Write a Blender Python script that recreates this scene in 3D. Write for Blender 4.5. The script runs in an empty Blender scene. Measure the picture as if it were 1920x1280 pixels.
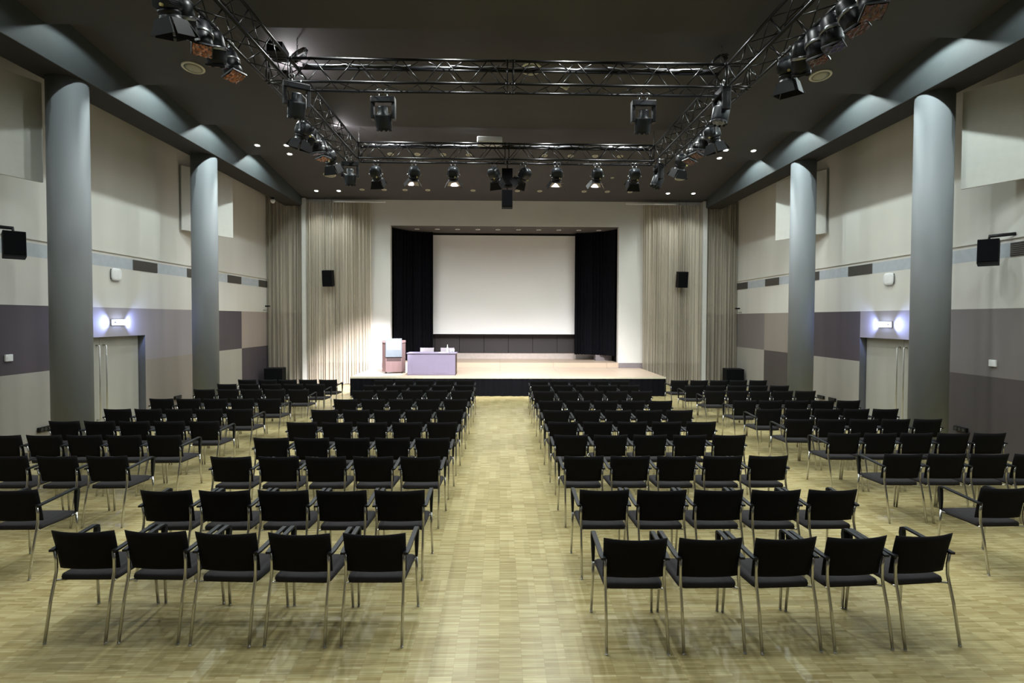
import bpy, bmesh, math, random
from mathutils import Vector, Matrix, Euler
random.seed(7)
S = bpy.context.scene
COL = S.collection
PI = math.pi

# ------------------------------------------------------------------ materials
def new_mat(name):
    m = bpy.data.materials.new(name); m.use_nodes = True
    nt = m.node_tree; nt.nodes.clear()
    out = nt.nodes.new('ShaderNodeOutputMaterial')
    return m, nt, out

def pbr(name, col, rough=0.6, metal=0.0, spec=0.5, noise=0.06, scale=(8, 8, 8), bump=0.0, emit=None, estr=0.0, alpha=1.0, coat=0.0):
    m, nt, out = new_mat(name)
    b = nt.nodes.new('ShaderNodeBsdfPrincipled')
    b.inputs['Roughness'].default_value = rough
    b.inputs['Metallic'].default_value = metal
    b.inputs['Specular IOR Level'].default_value = spec
    b.inputs['Coat Weight'].default_value = coat
    tc = nt.nodes.new('ShaderNodeTexCoord'); mp = nt.nodes.new('ShaderNodeMapping')
    mp.inputs['Scale'].default_value = scale
    nz = nt.nodes.new('ShaderNodeTexNoise'); nz.inputs['Scale'].default_value = 1.0; nz.inputs['Detail'].default_value = 3
    nt.links.new(tc.outputs['Object'], mp.inputs['Vector']); nt.links.new(mp.outputs[0], nz.inputs['Vector'])
    rp = nt.nodes.new('ShaderNodeValToRGB')
    a = [max(0, c * (1 - noise)) for c in col]; c2 = [min(1, c * (1 + noise)) for c in col]
    rp.color_ramp.elements[0].position = 0.3; rp.color_ramp.elements[1].position = 0.7
    rp.color_ramp.elements[0].color = (*a, 1); rp.color_ramp.elements[1].color = (*c2, 1)
    nt.links.new(nz.outputs['Fac'], rp.inputs[0]); nt.links.new(rp.outputs[0], b.inputs['Base Color'])
    if bump:
        bp = nt.nodes.new('ShaderNodeBump'); bp.inputs['Strength'].default_value = bump; bp.inputs['Distance'].default_value = 0.01
        nt.links.new(nz.outputs['Fac'], bp.inputs['Height']); nt.links.new(bp.outputs[0], b.inputs['Normal'])
    if emit:
        b.inputs['Emission Color'].default_value = (*emit, 1); b.inputs['Emission Strength'].default_value = estr
    if alpha < 1: b.inputs['Alpha'].default_value = alpha
    nt.links.new(b.outputs[0], out.inputs[0])
    return m

def emis(name, col, st):
    m, nt, out = new_mat(name)
    e = nt.nodes.new('ShaderNodeEmission'); e.inputs[0].default_value = (*col, 1); e.inputs[1].default_value = st
    nt.links.new(e.outputs[0], out.inputs[0]); return m

def sheer(name, col, cover):
    m, nt, out = new_mat(name)
    d = nt.nodes.new('ShaderNodeBsdfDiffuse'); t = nt.nodes.new('ShaderNodeBsdfTranslucent'); tr = nt.nodes.new('ShaderNodeBsdfTransparent')
    tc = nt.nodes.new('ShaderNodeTexCoord'); mp = nt.nodes.new('ShaderNodeMapping'); mp.inputs['Scale'].default_value = (9, 9, .12)
    nz = nt.nodes.new('ShaderNodeTexNoise'); nz.inputs['Scale'].default_value = 1.6; nz.inputs['Detail'].default_value = 4
    rp = nt.nodes.new('ShaderNodeValToRGB')
    rp.color_ramp.elements[0].position = .3; rp.color_ramp.elements[1].position = .7
    rp.color_ramp.elements[0].color = (*[c * .62 for c in col], 1); rp.color_ramp.elements[1].color = (*[c * 1.18 for c in col], 1)
    nt.links.new(tc.outputs['Object'], mp.inputs[0]); nt.links.new(mp.outputs[0], nz.inputs['Vector'])
    nt.links.new(nz.outputs['Fac'], rp.inputs[0])
    nt.links.new(rp.outputs[0], d.inputs[0]); nt.links.new(rp.outputs[0], t.inputs[0])
    a = nt.nodes.new('ShaderNodeMixShader'); a.inputs[0].default_value = .25
    nt.links.new(d.outputs[0], a.inputs[1]); nt.links.new(t.outputs[0], a.inputs[2])
    b = nt.nodes.new('ShaderNodeMixShader'); b.inputs[0].default_value = cover
    nt.links.new(tr.outputs[0], b.inputs[1]); nt.links.new(a.outputs[0], b.inputs[2])
    nt.links.new(b.outputs[0], out.inputs[0]); return m

def parquet():
    m, nt, out = new_mat('mosaic_parquet')
    N = nt.nodes.new; L = nt.links.new
    b = N('ShaderNodeBsdfPrincipled'); b.inputs['Roughness'].default_value = .27; b.inputs['Specular IOR Level'].default_value = .35
    tc = N('ShaderNodeTexCoord')
    br = N('ShaderNodeTexBrick'); br.offset = 0.0; br.squash = 1.0
    br.inputs['Scale'].default_value = 1.0; br.inputs['Brick Width'].default_value = .161; br.inputs['Row Height'].default_value = .0225
    br.inputs['Mortar Size'].default_value = .0007; br.inputs['Mortar Smooth'].default_value = .3; br.inputs['Bias'].default_value = 0
    br.inputs['Color1'].default_value = (.345, .284, .130, 1); br.inputs['Color2'].default_value = (.487, .436, .234, 1); br.inputs['Mortar'].default_value = (.25, .19, .09, 1)
    L(tc.outputs['Object'], br.inputs['Vector'])
    # larger laid panels differ a little
    b2 = N('ShaderNodeTexBrick'); b2.offset = .37
    b2.inputs['Scale'].default_value = 1.0; b2.inputs['Brick Width'].default_value = .161; b2.inputs['Row Height'].default_value = .45
    b2.inputs['Mortar Size'].default_value = 0.0; b2.inputs['Color1'].default_value = (.86, .84, .80, 1); b2.inputs['Color2'].default_value = (1.08, 1.08, 1.10, 1)
    L(tc.outputs['Object'], b2.inputs['Vector'])
    mp = N('ShaderNodeMapping'); mp.inputs['Scale'].default_value = (3, 60, 1)
    nz = N('ShaderNodeTexNoise'); nz.inputs['Scale'].default_value = 1.5; nz.inputs['Detail'].default_value = 4
    L(tc.outputs['Object'], mp.inputs[0]); L(mp.outputs[0], nz.inputs['Vector'])
    rp = N('ShaderNodeValToRGB'); rp.color_ramp.elements[0].color = (.78, .76, .72, 1); rp.color_ramp.elements[1].color = (1.15, 1.15, 1.15, 1)
    rp.color_ramp.elements[0].position = .25; rp.color_ramp.elements[1].position = .75
    L(nz.outputs['Fac'], rp.inputs[0])
    n2 = N('ShaderNodeTexNoise'); n2.inputs['Scale'].default_value = .55; n2.inputs['Detail'].default_value = 3
    r2 = N('ShaderNodeValToRGB'); r2.color_ramp.elements[0].color = (.9, .88, .84, 1); r2.color_ramp.elements[1].color = (1.06, 1.06, 1.06, 1)
    L(tc.outputs['Object'], n2.inputs['Vector']); L(n2.outputs['Fac'], r2.inputs[0])
    def mul(a, c):
        x = N('ShaderNodeMix'); x.data_type = 'RGBA'; x.blend_type = 'MULTIPLY'; x.inputs[0].default_value = 1
        L(a, x.inputs[6]); L(c, x.inputs[7]); return x.outputs[2]
    c = mul(mul(mul(br.outputs['Color'], b2.outputs['Color']), rp.outputs[0]), r2.outputs[0])
    L(c, b.inputs['Base Color'])
    L(b.outputs[0], out.inputs[0]); return m

def boards(name, c1, c2, w, h, rough=.4):
    m, nt, out = new_mat(name)
    N = nt.nodes.new; L = nt.links.new
    b = N('ShaderNodeBsdfPrincipled'); b.inputs['Roughness'].default_value = rough
    tc = N('ShaderNodeTexCoord'); br = N('ShaderNodeTexBrick'); br.offset = .0
    br.inputs['Scale'].default_value = 1; br.inputs['Brick Width'].default_value = w; br.inputs['Row Height'].default_value = h
    br.inputs['Mortar Size'].default_value = .006; br.inputs['Color1'].default_value = (*c1, 1); br.inputs['Color2'].default_value = (*c2, 1)
    br.inputs['Mortar'].default_value = (*[c * .55 for c in c1], 1)
    L(tc.outputs['Object'], br.inputs['Vector']); L(br.outputs['Color'], b.inputs['Base Color']); L(b.outputs[0], out.inputs[0]); return m

M = {}
M['floor'] = parquet()
M['ceil'] = pbr('ceiling_paint', (.053, .0505, .053), .8, noise=.08, scale=(.6, .6, .6))
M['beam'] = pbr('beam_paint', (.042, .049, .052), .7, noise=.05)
M['soffit'] = pbr('soffit_shade', (.020, .017, .015), .8)  # beam undersides: their shade put into the colour as dark brown
M['black'] = pbr('matt_black', (.006, .006, .007), .9, spec=.1)
M['cream'] = pbr('wall_cream', (.57, .555, .515), .75, noise=.05, scale=(1.5, 1.5, .15))
M['backwhite'] = pbr('back_wall_paint', (.62, .61, .58), .75, noise=.03, scale=(1, 1, 1))
M['band'] = pbr('band_grey', (.40, .43, .47), .6)
M['purple'] = pbr('wall_aubergine', (.070, .056, .069), .7, noise=.07, scale=(2, 2, .2))
M['purple2'] = pbr('wall_deep_taupe', (.072, .060, .060), .7, noise=.07, scale=(2, 2, .2))
M['lav'] = pbr('wall_lavender_grey', (.275, .25, .265), .7, noise=.05, scale=(2, 2, .2))
M['taupe'] = pbr('wall_taupe', (.26, .225, .20), .7, noise=.05, scale=(2, 2, .2))
M['midtaupe'] = pbr('wall_mid_taupe', (.175, .155, .148), .7, noise=.05, scale=(2, 2, .2))
M['beige'] = pbr('wall_beige', (.345, .325, .29), .7, noise=.05, scale=(2, 2, .2))
M['pink'] = pbr('wall_rose_taupe', (.32, .27, .245), .7, noise=.05, scale=(2, 2, .2))
M['column'] = pbr('column_grey', (.21, .225, .24), .6, noise=.04, scale=(3, 3, .3))
M['panelpaint'] = pbr('panel_paint', (.54, .535, .50), .7, noise=.03)
M['doorskin'] = pbr('door_paint', (.35, .34, .30), .5, noise=.05, scale=(3, 3, .3))
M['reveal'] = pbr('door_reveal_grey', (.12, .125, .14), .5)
M['steel'] = pbr('brushed_steel', (.62, .62, .60), .3, metal=1, noise=.05)
M['chrome'] = pbr('chair_chrome', (.56, .55, .52), .24, metal=1, noise=.04)
M['fabric'] = pbr('chair_black_fabric', (.0075, .0072, .0078), .95, spec=.15, noise=.25, scale=(160, 160, 160))
M['seatfab'] = pbr('chair_seat_fabric', (.024, .022, .023), .95, spec=.2, noise=.25, scale=(160, 160, 160))
M['plastic'] = pbr('arm_black_plastic', (.006, .007, .009), .5, spec=.28)
M['rubber'] = pbr('foot_rubber', (.03, .03, .03), .6)
M['lightfab'] = pbr('pale_chair_fabric', (.27, .245, .275), .9, noise=.1, scale=(90, 90, 90))
M['truss'] = pbr('truss_black_metal', (.004, .0042, .005), .36, metal=.05, spec=.3)
M['fixture'] = pbr('fixture_black', (.004, .0045, .006), .42, metal=.1, spec=.35)
M['fixgrey'] = pbr('fixture_slate', (.013, .016, .019), .40, metal=.2, spec=.4)
M['door'] = pbr('barn_door_black', (.0025, .0025, .003), .6, spec=.15)
M['yoke'] = pbr('yoke_metal', (.05, .052, .056), .35, metal=.6)
M['knob'] = pbr('focus_knob_yellow', (.42, .36, .14), .5)
M['clamp'] = pbr('clamp_metal', (.30, .31, .32), .3, metal=1)
M['lens'] = pbr('lens_glass', (.05, .06, .07), .05, spec=1, coat=1)
M['gel_orange'] = pbr('gel_orange', (.30, .085, .025), .22, spec=.8, noise=.85, scale=(26, 26, 26), bump=1.0)
M['gel_red'] = pbr('gel_red', (.075, .010, .010), .22, spec=.8, noise=.85, scale=(26, 26, 26), bump=1.0)
M['gel_blue'] = pbr('gel_blue', (.02, .018, .10), .22, spec=.8, noise=.85, scale=(26, 26, 26), bump=1.0)
M['cable'] = pbr('cable_black', (.015, .015, .017), .4)
M['cablegrey'] = pbr('cable_grey', (.35, .36, .40), .35)
M['white'] = pbr('white_plastic', (.74, .75, .75), .4)
M['offwhite'] = pbr('cream_plastic', (.56, .54, .42), .5)
M['grille'] = pbr('speaker_grille_cream', (.34, .33, .25), .7, noise=.2, scale=(120, 120, 120))
M['speaker'] = pbr('speaker_black', (.005, .005, .006), .7, spec=.2, noise=.1)
M['mesh'] = pbr('speaker_mesh', (.003, .003, .004), .9, spec=.1, noise=.3, scale=(200, 200, 200))
M['vent'] = pbr('vent_dark', (.085, .078, .07), .6)
M['sheer'] = sheer('sheer_taupe', (.62, .555, .445), .72)
M['sheer2'] = sheer('sheer_taupe_thin', (.62, .555, .445), .62)
M['velvet'] = pbr('black_velvet', (.003, .003, .005), .95, spec=.1, noise=.2, scale=(30, 30, 1))
M['skirt'] = pbr('stage_skirt_black', (.004, .004, .006), .95, spec=.1)
M['screen'] = pbr('screen_white', (.80, .80, .80), .9, spec=.1, noise=.005)
M['screenblk'] = pbr('screen_edge', (.01, .01, .01), .8)
M['deck'] = boards('stage_boards', (.44, .345, .26), (.47, .37, .28), 2.0, 1.0)
M['edge'] = pbr('stage_edge_wood', (.62, .58, .46), .5)
M['riser'] = pbr('riser_grey', (.50, .47, .46), .6)
M['mauve'] = pbr('mauve_skirting', (.20, .175, .185), .6)
M['rosepanel'] = pbr('rose_panel', (.46, .40, .37), .6)
M['darkpanel'] = pbr('dark_stage_panel', (.024, .0205, .021), .55, noise=.1, scale=(1, 1, 1))
M['innerceil'] = pbr('inner_stage_ceiling', (.078, .072, .069), .8)
M['lectwood'] = pbr('lectern_wood', (.10, .064, .062), .45, noise=.1, scale=(30, 30, 2))
M['lectdark'] = pbr('lectern_recess', (.020, .009, .008), .6)
M['lectpanel'] = pbr('lectern_grey_panel', (.075, .090, .10), .45)
M['paper'] = pbr('white_sheet', (.70, .71, .72), .7)
M['desk'] = pbr('desk_lilac', (.25, .22, .32), .42, noise=.03, scale=(3, 3, 3))
M['deskdark'] = pbr('desk_end_brown', (.05, .022, .02), .5)
M['glass'] = pbr('drinking_glass', (.75, .8, .8), .08, spec=1, alpha=.45)
M['bottle'] = pbr('bottle_glass', (.62, .66, .60), .1, spec=.9, alpha=.85)
M['lampon'] = emis('downlight_glow', (.92, 1.0, 1.0), 30)
M['lampdim'] = emis('downlight_dim', (1.0, .9, .8), 3.0)
M['spoton'] = emis('spot_lens_glow', (.92, .92, 1.0), 160)
M['spotwarm'] = emis('spot_lens_warm', (1.0, .88, .82), 30)
M['exit'] = emis('emergency_tube_glow', (.62, .74, 1.0), 9)
M['doorlit'] = pbr('barn_door_lit_inner', (.55, .50, .48), .5)  # inner faces on lit fixtures only: lamplight put into the pale colour

# ------------------------------------------------------------------ mesh builder
class MB:
    def __init__(s): s.v = []; s.f = []; s.m = []; s.s = []
    def add(s, vs, fs, mi=0, sm=False):
        o = len(s.v); s.v += [tuple(p) for p in vs]
        for f in fs: s.f.append([i + o for i in f]); s.m.append(mi); s.s.append(sm)
        return s
    def box(s, x0, x1, y0, y1, z0, z1, mi=0, mat=None):
        vs = [Vector((x, y, z)) for z in (z0, z1) for y in (y0, y1) for x in (x0, x1)]
        if mat is not None: vs = [mat @ p for p in vs]
        return s.add(vs, [(0, 2, 3, 1), (4, 5, 7, 6), (0, 1, 5, 4), (2, 6, 7, 3), (0, 4, 6, 2), (1, 3, 7, 5)], mi)
    def quad(s, a, b, c, d, mi=0): return s.add([a, b, c, d], [(0, 1, 2, 3)], mi)
    def tube(s, pts, r, n=8, mi=0, caps=True, mat=None):
        P = [Vector(p) for p in pts]; k = len(P); rs = r if isinstance(r, (list, tuple)) else [r] * k
        vs = []; u = None
        for i in range(k):
            t = (P[min(i + 1, k - 1)] - P[max(i - 1, 0)]).normalized()
            if u is None:
                u = t.orthogonal().normalized()
            else:
                u = (u - t * u.dot(t))
                u = u.normalized() if u.length > 1e-6 else t.orthogonal().normalized()
            w = t.cross(u)
            for j in range(n):
                a = 2 * PI * j / n; vs.append(P[i] + (u * math.cos(a) + w * math.sin(a)) * rs[i])
        if mat is not None: vs = [mat @ p for p in vs]
        fs = [(i * n + j, i * n + (j + 1) % n, (i + 1) * n + (j + 1) % n, (i + 1) * n + j) for i in range(k - 1) for j in range(n)]
        s.add(vs, fs, mi, True)
        if caps:
            o = len(s.v) - len(vs)
            s.f += [[o + j for j in reversed(range(n))], [o + (k - 1) * n + j for j in range(n)]]; s.m += [mi, mi]; s.s += [False, False]
        return s
    def lathe(s, prof, n=24, mi=0, mat=None, sm=True):
        vs = []; fs = []
        for r, z in prof:
            for j in range(n):
                a = 2 * PI * j / n; vs.append(Vector((r * math.cos(a), r * math.sin(a), z)))
        if mat is not None: vs = [mat @ p for p in vs]
        for i in range(len(prof) - 1):
            for j in range(n):
                fs.append((i * n + j, i * n + (j + 1) % n, (i + 1) * n + (j + 1) % n, (i + 1) * n + j))
        s.add(vs, fs, mi, sm)
        o = len(s.v) - len(vs); k = len(prof)
        if prof[0][0] > 1e-5: s.f.append([o + j for j in reversed(range(n))]); s.m.append(mi); s.s.append(False)
        if prof[-1][0] > 1e-5: s.f.append([o + (k - 1) * n + j for j in range(n)]); s.m.append(mi); s.s.append(False)
        return s
    def strap(s, path, wid, th, wdir=(1, 0, 0), mi=0):
        P = [Vector(p) for p in path]; k = len(P); W = Vector(wdir)
        wid = wid if isinstance(wid, (list, tuple)) else [wid] * k
        th = th if isinstance(th, (list, tuple)) else [th] * k
        vs = []
        for i in range(k):
            t = (P[min(i + 1, k - 1)] - P[max(i - 1, 0)]).normalized(); nn = t.cross(W).normalized(); ww = nn.cross(t).normalized()
            for a, b in ((-1, -1), (1, -1), (1, 1), (-1, 1)): vs.append(P[i] + ww * a * wid[i] / 2 + nn * b * th[i] / 2)
        fs = [(i * 4 + j, i * 4 + (j + 1) % 4, (i + 1) * 4 + (j + 1) % 4, (i + 1) * 4 + j) for i in range(k - 1) for j in range(4)]
        fs += [(3, 2, 1, 0), tuple((k - 1) * 4 + j for j in range(4))]
        return s.add(vs, fs, mi)
    def loft(s, rings, mi=0, sm=True, caps=True, mat=None):
        n = len(rings[0]); vs = [Vector(p) for r in rings for p in r]
        if mat is not None: vs = [mat @ p for p in vs]
        fs = [(i * n + j, i * n + (j + 1) % n, (i + 1) * n + (j + 1) % n, (i + 1) * n + j) for i in range(len(rings) - 1) for j in range(n)]
        s.add(vs, fs, mi, sm)
        if caps:
            o = len(s.v) - len(vs); k = len(rings)
            s.f += [[o + j for j in reversed(range(n))], [o + (k - 1) * n + j for j in range(n)]]; s.m += [mi, mi]; s.s += [sm, sm]
        return s
    def build(s, name, mats, parent=None, bevel=0, seg=2, fix=True):
        me = bpy.data.meshes.new(name); me.from_pydata([tuple(p) for p in s.v], [], s.f)
        mats = mats if isinstance(mats, (list, tuple)) else [mats]
        for m in mats: me.materials.append(m)
        for p, mi, sm in zip(me.polygons, s.m, s.s): p.material_index = mi; p.use_smooth = sm
        if bevel or fix:
            bm = bmesh.new(); bm.from_mesh(me)
            if fix: bmesh.ops.recalc_face_normals(bm, faces=bm.faces)
            if bevel:
                es = [e for e in bm.edges if len(e.link_faces) == 2 and e.calc_face_angle(0) > .6]
                bmesh.ops.bevel(bm, geom=es, offset=bevel, segments=seg, affect='EDGES', profile=.6)
            bm.to_mesh(me); bm.free()
        o = bpy.data.objects.new(name, me); COL.objects.link(o)
        if parent is not None: o.parent = parent
        return o

def tag(o, label=None, cat=None, group=None, kind=None):
    if label: o['label'] = label
    if cat: o['category'] = cat
    if group: o['group'] = group
    if kind: o['kind'] = kind
    return o

def thing(name, label, cat, loc=(0, 0, 0), rz=0, group=None):
    o = bpy.data.objects.new(name, None); COL.objects.link(o); o.empty_display_size = .1
    o.location = loc; o.rotation_euler = (0, 0, rz)
    return tag(o, label, cat, group)

def struct(o): o['kind'] = 'structure'; return o

def dup(root, loc, rz, label, group=None):
    r = root.copy(); COL.objects.link(r); r.location = loc; r.rotation_euler = (0, 0, rz); r['label'] = label
    if group: r['group'] = group
    for ch in list(root.children):
        c = ch.copy(); COL.objects.link(c); c.parent = r
        for g in ch.children:
            d = g.copy(); COL.objects.link(d); d.parent = c
    return r

def rrect(w, d, r, n=6):
    pts = []
    for cx, cy, a0 in ((w / 2 - r, d / 2 - r, 0), (-w / 2 + r, d / 2 - r, PI / 2), (-w / 2 + r, -d / 2 + r, PI), (w / 2 - r, -d / 2 + r, 1.5 * PI)):
        for i in range(n + 1):
            a = a0 + PI / 2 * i / n; pts.append((cx + r * math.cos(a), cy + r * math.sin(a)))
    return pts

def T(loc=(0, 0, 0), rx=0, ry=0, rz=0): return Matrix.Translation(loc) @ Euler((rx, ry, rz)).to_matrix().to_4x4()

# ------------------------------------------------------------------ the hall
XL, XR, YB, Y0 = -8.575, 8.86, 19.9, -3.0      # side wall faces, stage wall face, rear of the hall
BLI, BLO, BRI, BRO = -7.21, -7.88, 7.58, 8.23  # beam faces (inner, outer)
ZB = 6.545                                     # beam soffit
ZS, ZP, ZD = 1.43, 2.66, 2.02                  # panel split, panel top, door head
STEPS = [-2.27, -.07, 2.13, 4.33, 6.53, 8.73, 10.93, 13.12, 15.5]
struct(MB().quad((-9, Y0, 0), (9.3, Y0, 0), (9.3, 20.4, 0), (-9, 20.4, 0)).build('floor', M['floor']))

c = MB(); y = Y0
for i, s_ in enumerate(STEPS + [YB + .1]):
    z1 = 7.09 if i < len(STEPS) else 6.80
    z0 = 7.41
    c.quad((BLI - .1, y, z0), (BRI + .1, y, z0), (BRI + .1, s_, z1), (BLI - .1, s_, z1))
    if i < len(STEPS): c.quad((BLI - .1, s_, z1), (BRI + .1, s_, z1), (BRI + .1, s_, 7.41), (BLI - .1, s_, 7.41))
    y = s_
ceil = struct(c.build('ceiling', M['ceil'], fix=False))
def ceil_z(y):
    a = [Y0] + STEPS
    for y0, y1, z1 in zip(a, STEPS + [YB + .1], [7.09] * len(STEPS) + [6.80]):
        if y0 <= y < y1: return 7.41 + (z1 - 7.41) * (y - y0) / (y1 - y0)
    return 7.4

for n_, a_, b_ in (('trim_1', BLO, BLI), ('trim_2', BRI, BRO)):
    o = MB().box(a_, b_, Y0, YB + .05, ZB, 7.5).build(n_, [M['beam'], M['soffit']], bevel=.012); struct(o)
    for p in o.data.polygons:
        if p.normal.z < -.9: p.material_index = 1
struct(MB().box(-8.7, BLO, Y0, 20.2, 7.02, 7.1).build('ceiling_left', M['black']))
struct(MB().box(BRO, 9.0, Y0, 20.2, 7.02, 7.1).build('ceiling_right', M['black']))

def side_wall(name, X, sgn, cols, y_door):
    w = MB(); d0, d1 = y_door
    mats = ['cream', 'band', 'purple', 'purple2', 'lav', 'taupe', 'midtaupe', 'beige', 'pink', 'reveal', 'vent']
    ix = {k: i for i, k in enumerate(mats)}
    def r(y0, y1, z0, z1, k, x=X):
        w.quad((x, y0, z0), (x, y1, z0), (x, y1, z1), (x, y0, z1), ix[k])
    r(Y0, 20.1, 3.80, 7.1, 'cream'); r(Y0, 20.1, 3.55, 3.80, 'band'); r(Y0, 20.1, ZP, 3.55, 'cream')
    for y0, y1, up, lo in cols:
        if lo is None:
            r(y0, y1, ZD, ZP, up)
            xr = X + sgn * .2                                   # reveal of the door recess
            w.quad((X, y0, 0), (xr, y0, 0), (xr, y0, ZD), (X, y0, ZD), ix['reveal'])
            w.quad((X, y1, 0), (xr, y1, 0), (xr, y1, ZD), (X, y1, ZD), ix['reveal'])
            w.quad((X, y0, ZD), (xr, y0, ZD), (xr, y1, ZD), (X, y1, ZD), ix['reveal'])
        else:
            r(y0, y1, ZS, ZP, up); r(y0, y1, 0, ZS, lo)
    return struct(w.build(name, [M[k] for k in mats]))
DL, DR = (10.55, 13.07), (10.48, 12.94)
side_wall('wall_left', XL, -1, [(Y0, 10.55, 'purple', 'beige'), (10.55, 13.07, 'lav', None), (13.07, 15.48, 'lav', 'taupe'), (15.48, 17.88, 'purple', 'beige'), (17.88, 20.1, 'pink', 'purple')], DL)
side_wall('wall_right', XR, 1, [(Y0, 10.48, 'midtaupe', 'purple2'), (10.48, 12.94, 'lav', None), (12.94, 15.35, 'purple', 'beige'), (15.35, 17.7, 'taupe', 'purple2'), (17.7, 20.1, 'midtaupe', 'beige')], DR)
struct(MB().box(XL, XL + .022, Y0, 20.05, 3.865, 3.895).build('trim_3', M['cream']))
struct(MB().box(XR - .022, XR, Y0, 20.05, 3.865, 3.895).build('trim_4', M['cream']))
struct(MB().quad((-9, Y0, 0), (9.3, Y0, 0), (9.3, Y0, 7.6), (-9, Y0, 7.6)).build('wall_rear', M['midtaupe']))

# stage wall with the proscenium opening
PX0, PX1, PZ = -4.07, 4.42, 5.87
w = MB()
for x0, x1, z0, z1, k in ((-7.15, PX0, .80, 6.95, 0), (PX1, 7.55, .80, 6.95, 0), (PX0, PX1, PZ, 6.95, 0), (-7.15, PX0, 0, .80, 1), (PX1, 7.55, 0, .80, 1), (PX0, PX1, 0, .80, 2)):
    w.quad((x0, YB, z0), (x1, YB, z0), (x1, YB, z1), (x0, YB, z1), k)
for x in (PX0, PX1): w.quad((x, YB, .8), (x, YB + .25, .8), (x, YB + .25, PZ), (x, YB, PZ), 0)
struct(w.build('wall_stage', [M['backwhite'], M['mauve'], M['riser']]))
w = MB()
for x0, x1 in ((-8.7, -7.15), (7.55, 9.0)):
    w.quad((x0, 20.05, ZP), (x1, 20.05, ZP), (x1, 20.05, 7.1), (x0, 20.05, 7.1), 0)
    w.quad((x0, 20.05, 0), (x1, 20.05, 0), (x1, 20.05, ZP), (x0, 20.05, ZP), 1)
struct(w.build('wall_aisle_ends', [M['beige'], M['purple']]))
struct(MB().box(-7.225, -7.095, 19.62, 20.06, 0, 6.80).build('trim_5', M['panelpaint']))
struct(MB().box(7.49, 7.64, 19.62, 20.06, 0, 6.80).build('trim_6', M['panelpaint']))

# inner stage
YI = 21.85
w = MB()
w.quad((PX0 - .02, YB + .25, 0), (PX0 - .02, YI, 0), (PX0 - .02, YI, PZ + .2), (PX0 - .02, YB + .25, PZ + .2), 0)
w.quad((PX1 + .02, YB + .25, 0), (PX1 + .02, YI, 0), (PX1 + .02, YI, PZ + .2), (PX1 + .02, YB + .25, PZ + .2), 0)
w.quad((PX0 - .1, YI, 1.83), (PX1 + .1, YI, 1.83), (PX1 + .1, YI, PZ + .2), (PX0 - .1, YI, PZ + .2), 0)
w.quad((PX0 - .1, YI, .8), (PX1 + .1, YI, .8), (PX1 + .1, YI, 1.04), (PX0 - .1, YI, 1.04), 1)
struct(w.build('wall_inner_stage', [M['black'], M['rosepanel']]))
w = MB(); w.quad((PX0 - .1, YB, PZ), (PX1 + .1, YB, PZ), (PX1 + .1, YI, PZ), (PX0 - .1, YI, PZ)); struct(w.build('ceiling_inner_stage', M['innerceil'], fix=False))
struct(MB().box(PX0 - .02, PX1 + .02, YB - .005, YI, .62, .80).build('floor_inner_stage', M['deck']))
xs = [PX0 - .05 + i for i in range(9)]
for i, x in enumerate([-3.66, -2.66, -1.66, -.66, .34, 1.34, 2.34, 3.34]):
    x1 = min(x + .988, PX1)
    o = MB().box(x, x1, YI - .03, YI - .001, 1.045, 1.835).build('wall_panel', M['darkpanel'], bevel=.004)
    pn = ['behind the desk', 'left of the black desk chairs', 'right behind the bottle', 'left of centre', 'at centre', 'right of centre', 'beside the right black curtain', 'behind the right black curtain']
    o['kind'] = 'structure'

# ------------------------------------------------------------------ columns
def column(n, x, y, lab):
    o = MB().lathe([(.302, 0), (.302, ZB)], 48).build('column', M['column']); o.location = (x, y, 0); struct(o); o['label'] = lab; o['category'] = 'column'
column(1, -7.55, 9.56, 'round grey column nearest on the left, beside the left double door')
column(2, -7.55, 13.84, 'round grey column farther back on the left side')
column(3, 7.905, 9.65, 'round grey column nearest on the right, beside the right double door')
column(4, 7.905, 13.85, 'round grey column farther back on the right side')

# ------------------------------------------------------------------ double doors in the side walls
def door(name, X, sgn, y0, y1, ymid):
    d = thing(name, None, None, (0, 0, 0)); d['kind'] = 'structure'
    xs = X + sgn * .16
    for a, b, hy in ((y0 + .02, ymid - .004, ymid - .1), (ymid + .004, y1 - .02, ymid + .1)):
        leaf = MB().box(min(xs, xs + sgn * .04), max(xs, xs + sgn * .04), a, b, .006, ZD - .012).build('door_leaf', M['doorskin'], d, bevel=.003)
        xh = xs - sgn * .075
        MB().tube([(xs, hy, 1.84), (xh + sgn * .02, hy, 1.84), (xh, hy, 1.82), (xh, hy, .24), (xh + sgn * .02, hy, .22), (xs, hy, .22)], .014, 10).build('pull_handle', M['steel'], leaf)
    return d
door('door_1', XL, -1, *DL, 11.81)
door('door_2', XR, 1, *DR, 11.71)

# ------------------------------------------------------------------ wall fittings
def vent(X, sgn, y0, y1, lab, grp):
    t = thing('air_vent', lab, 'vent', (X, (y0 + y1) / 2, 3.675), 0, grp); h = (y1 - y0) / 2
    a, b = sorted((0, -sgn * .012))
    MB().box(a, b, -h, h, -.118, .118).build('vent_plate', M['vent'], t)
    f = MB(); a, b = sorted((-sgn * .012, -sgn * .02))
    for i in range(7): f.box(a, b, -h + .02, h - .02, -.1 + i * .033, -.088 + i * .033)
    f.build('louvre', M['vent'], t)
ordl = ['nearest', 'second', 'third', 'farthest']
for i, (y0, y1) in enumerate(((12.67, 13.55), (14.82, 15.70), (16.99, 17.87), (19.15, 20.0))):
    vent(XL, -1, y0, y1, ['dark air vent in left wall band, just beyond the left door', 'dark air vent in left wall band, half hidden by the farther column', 'dark air vent in left wall band, second from the curtain', 'dark air vent in left wall band, touching the aisle curtain'][i], 'vents in the left wall band')
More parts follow.
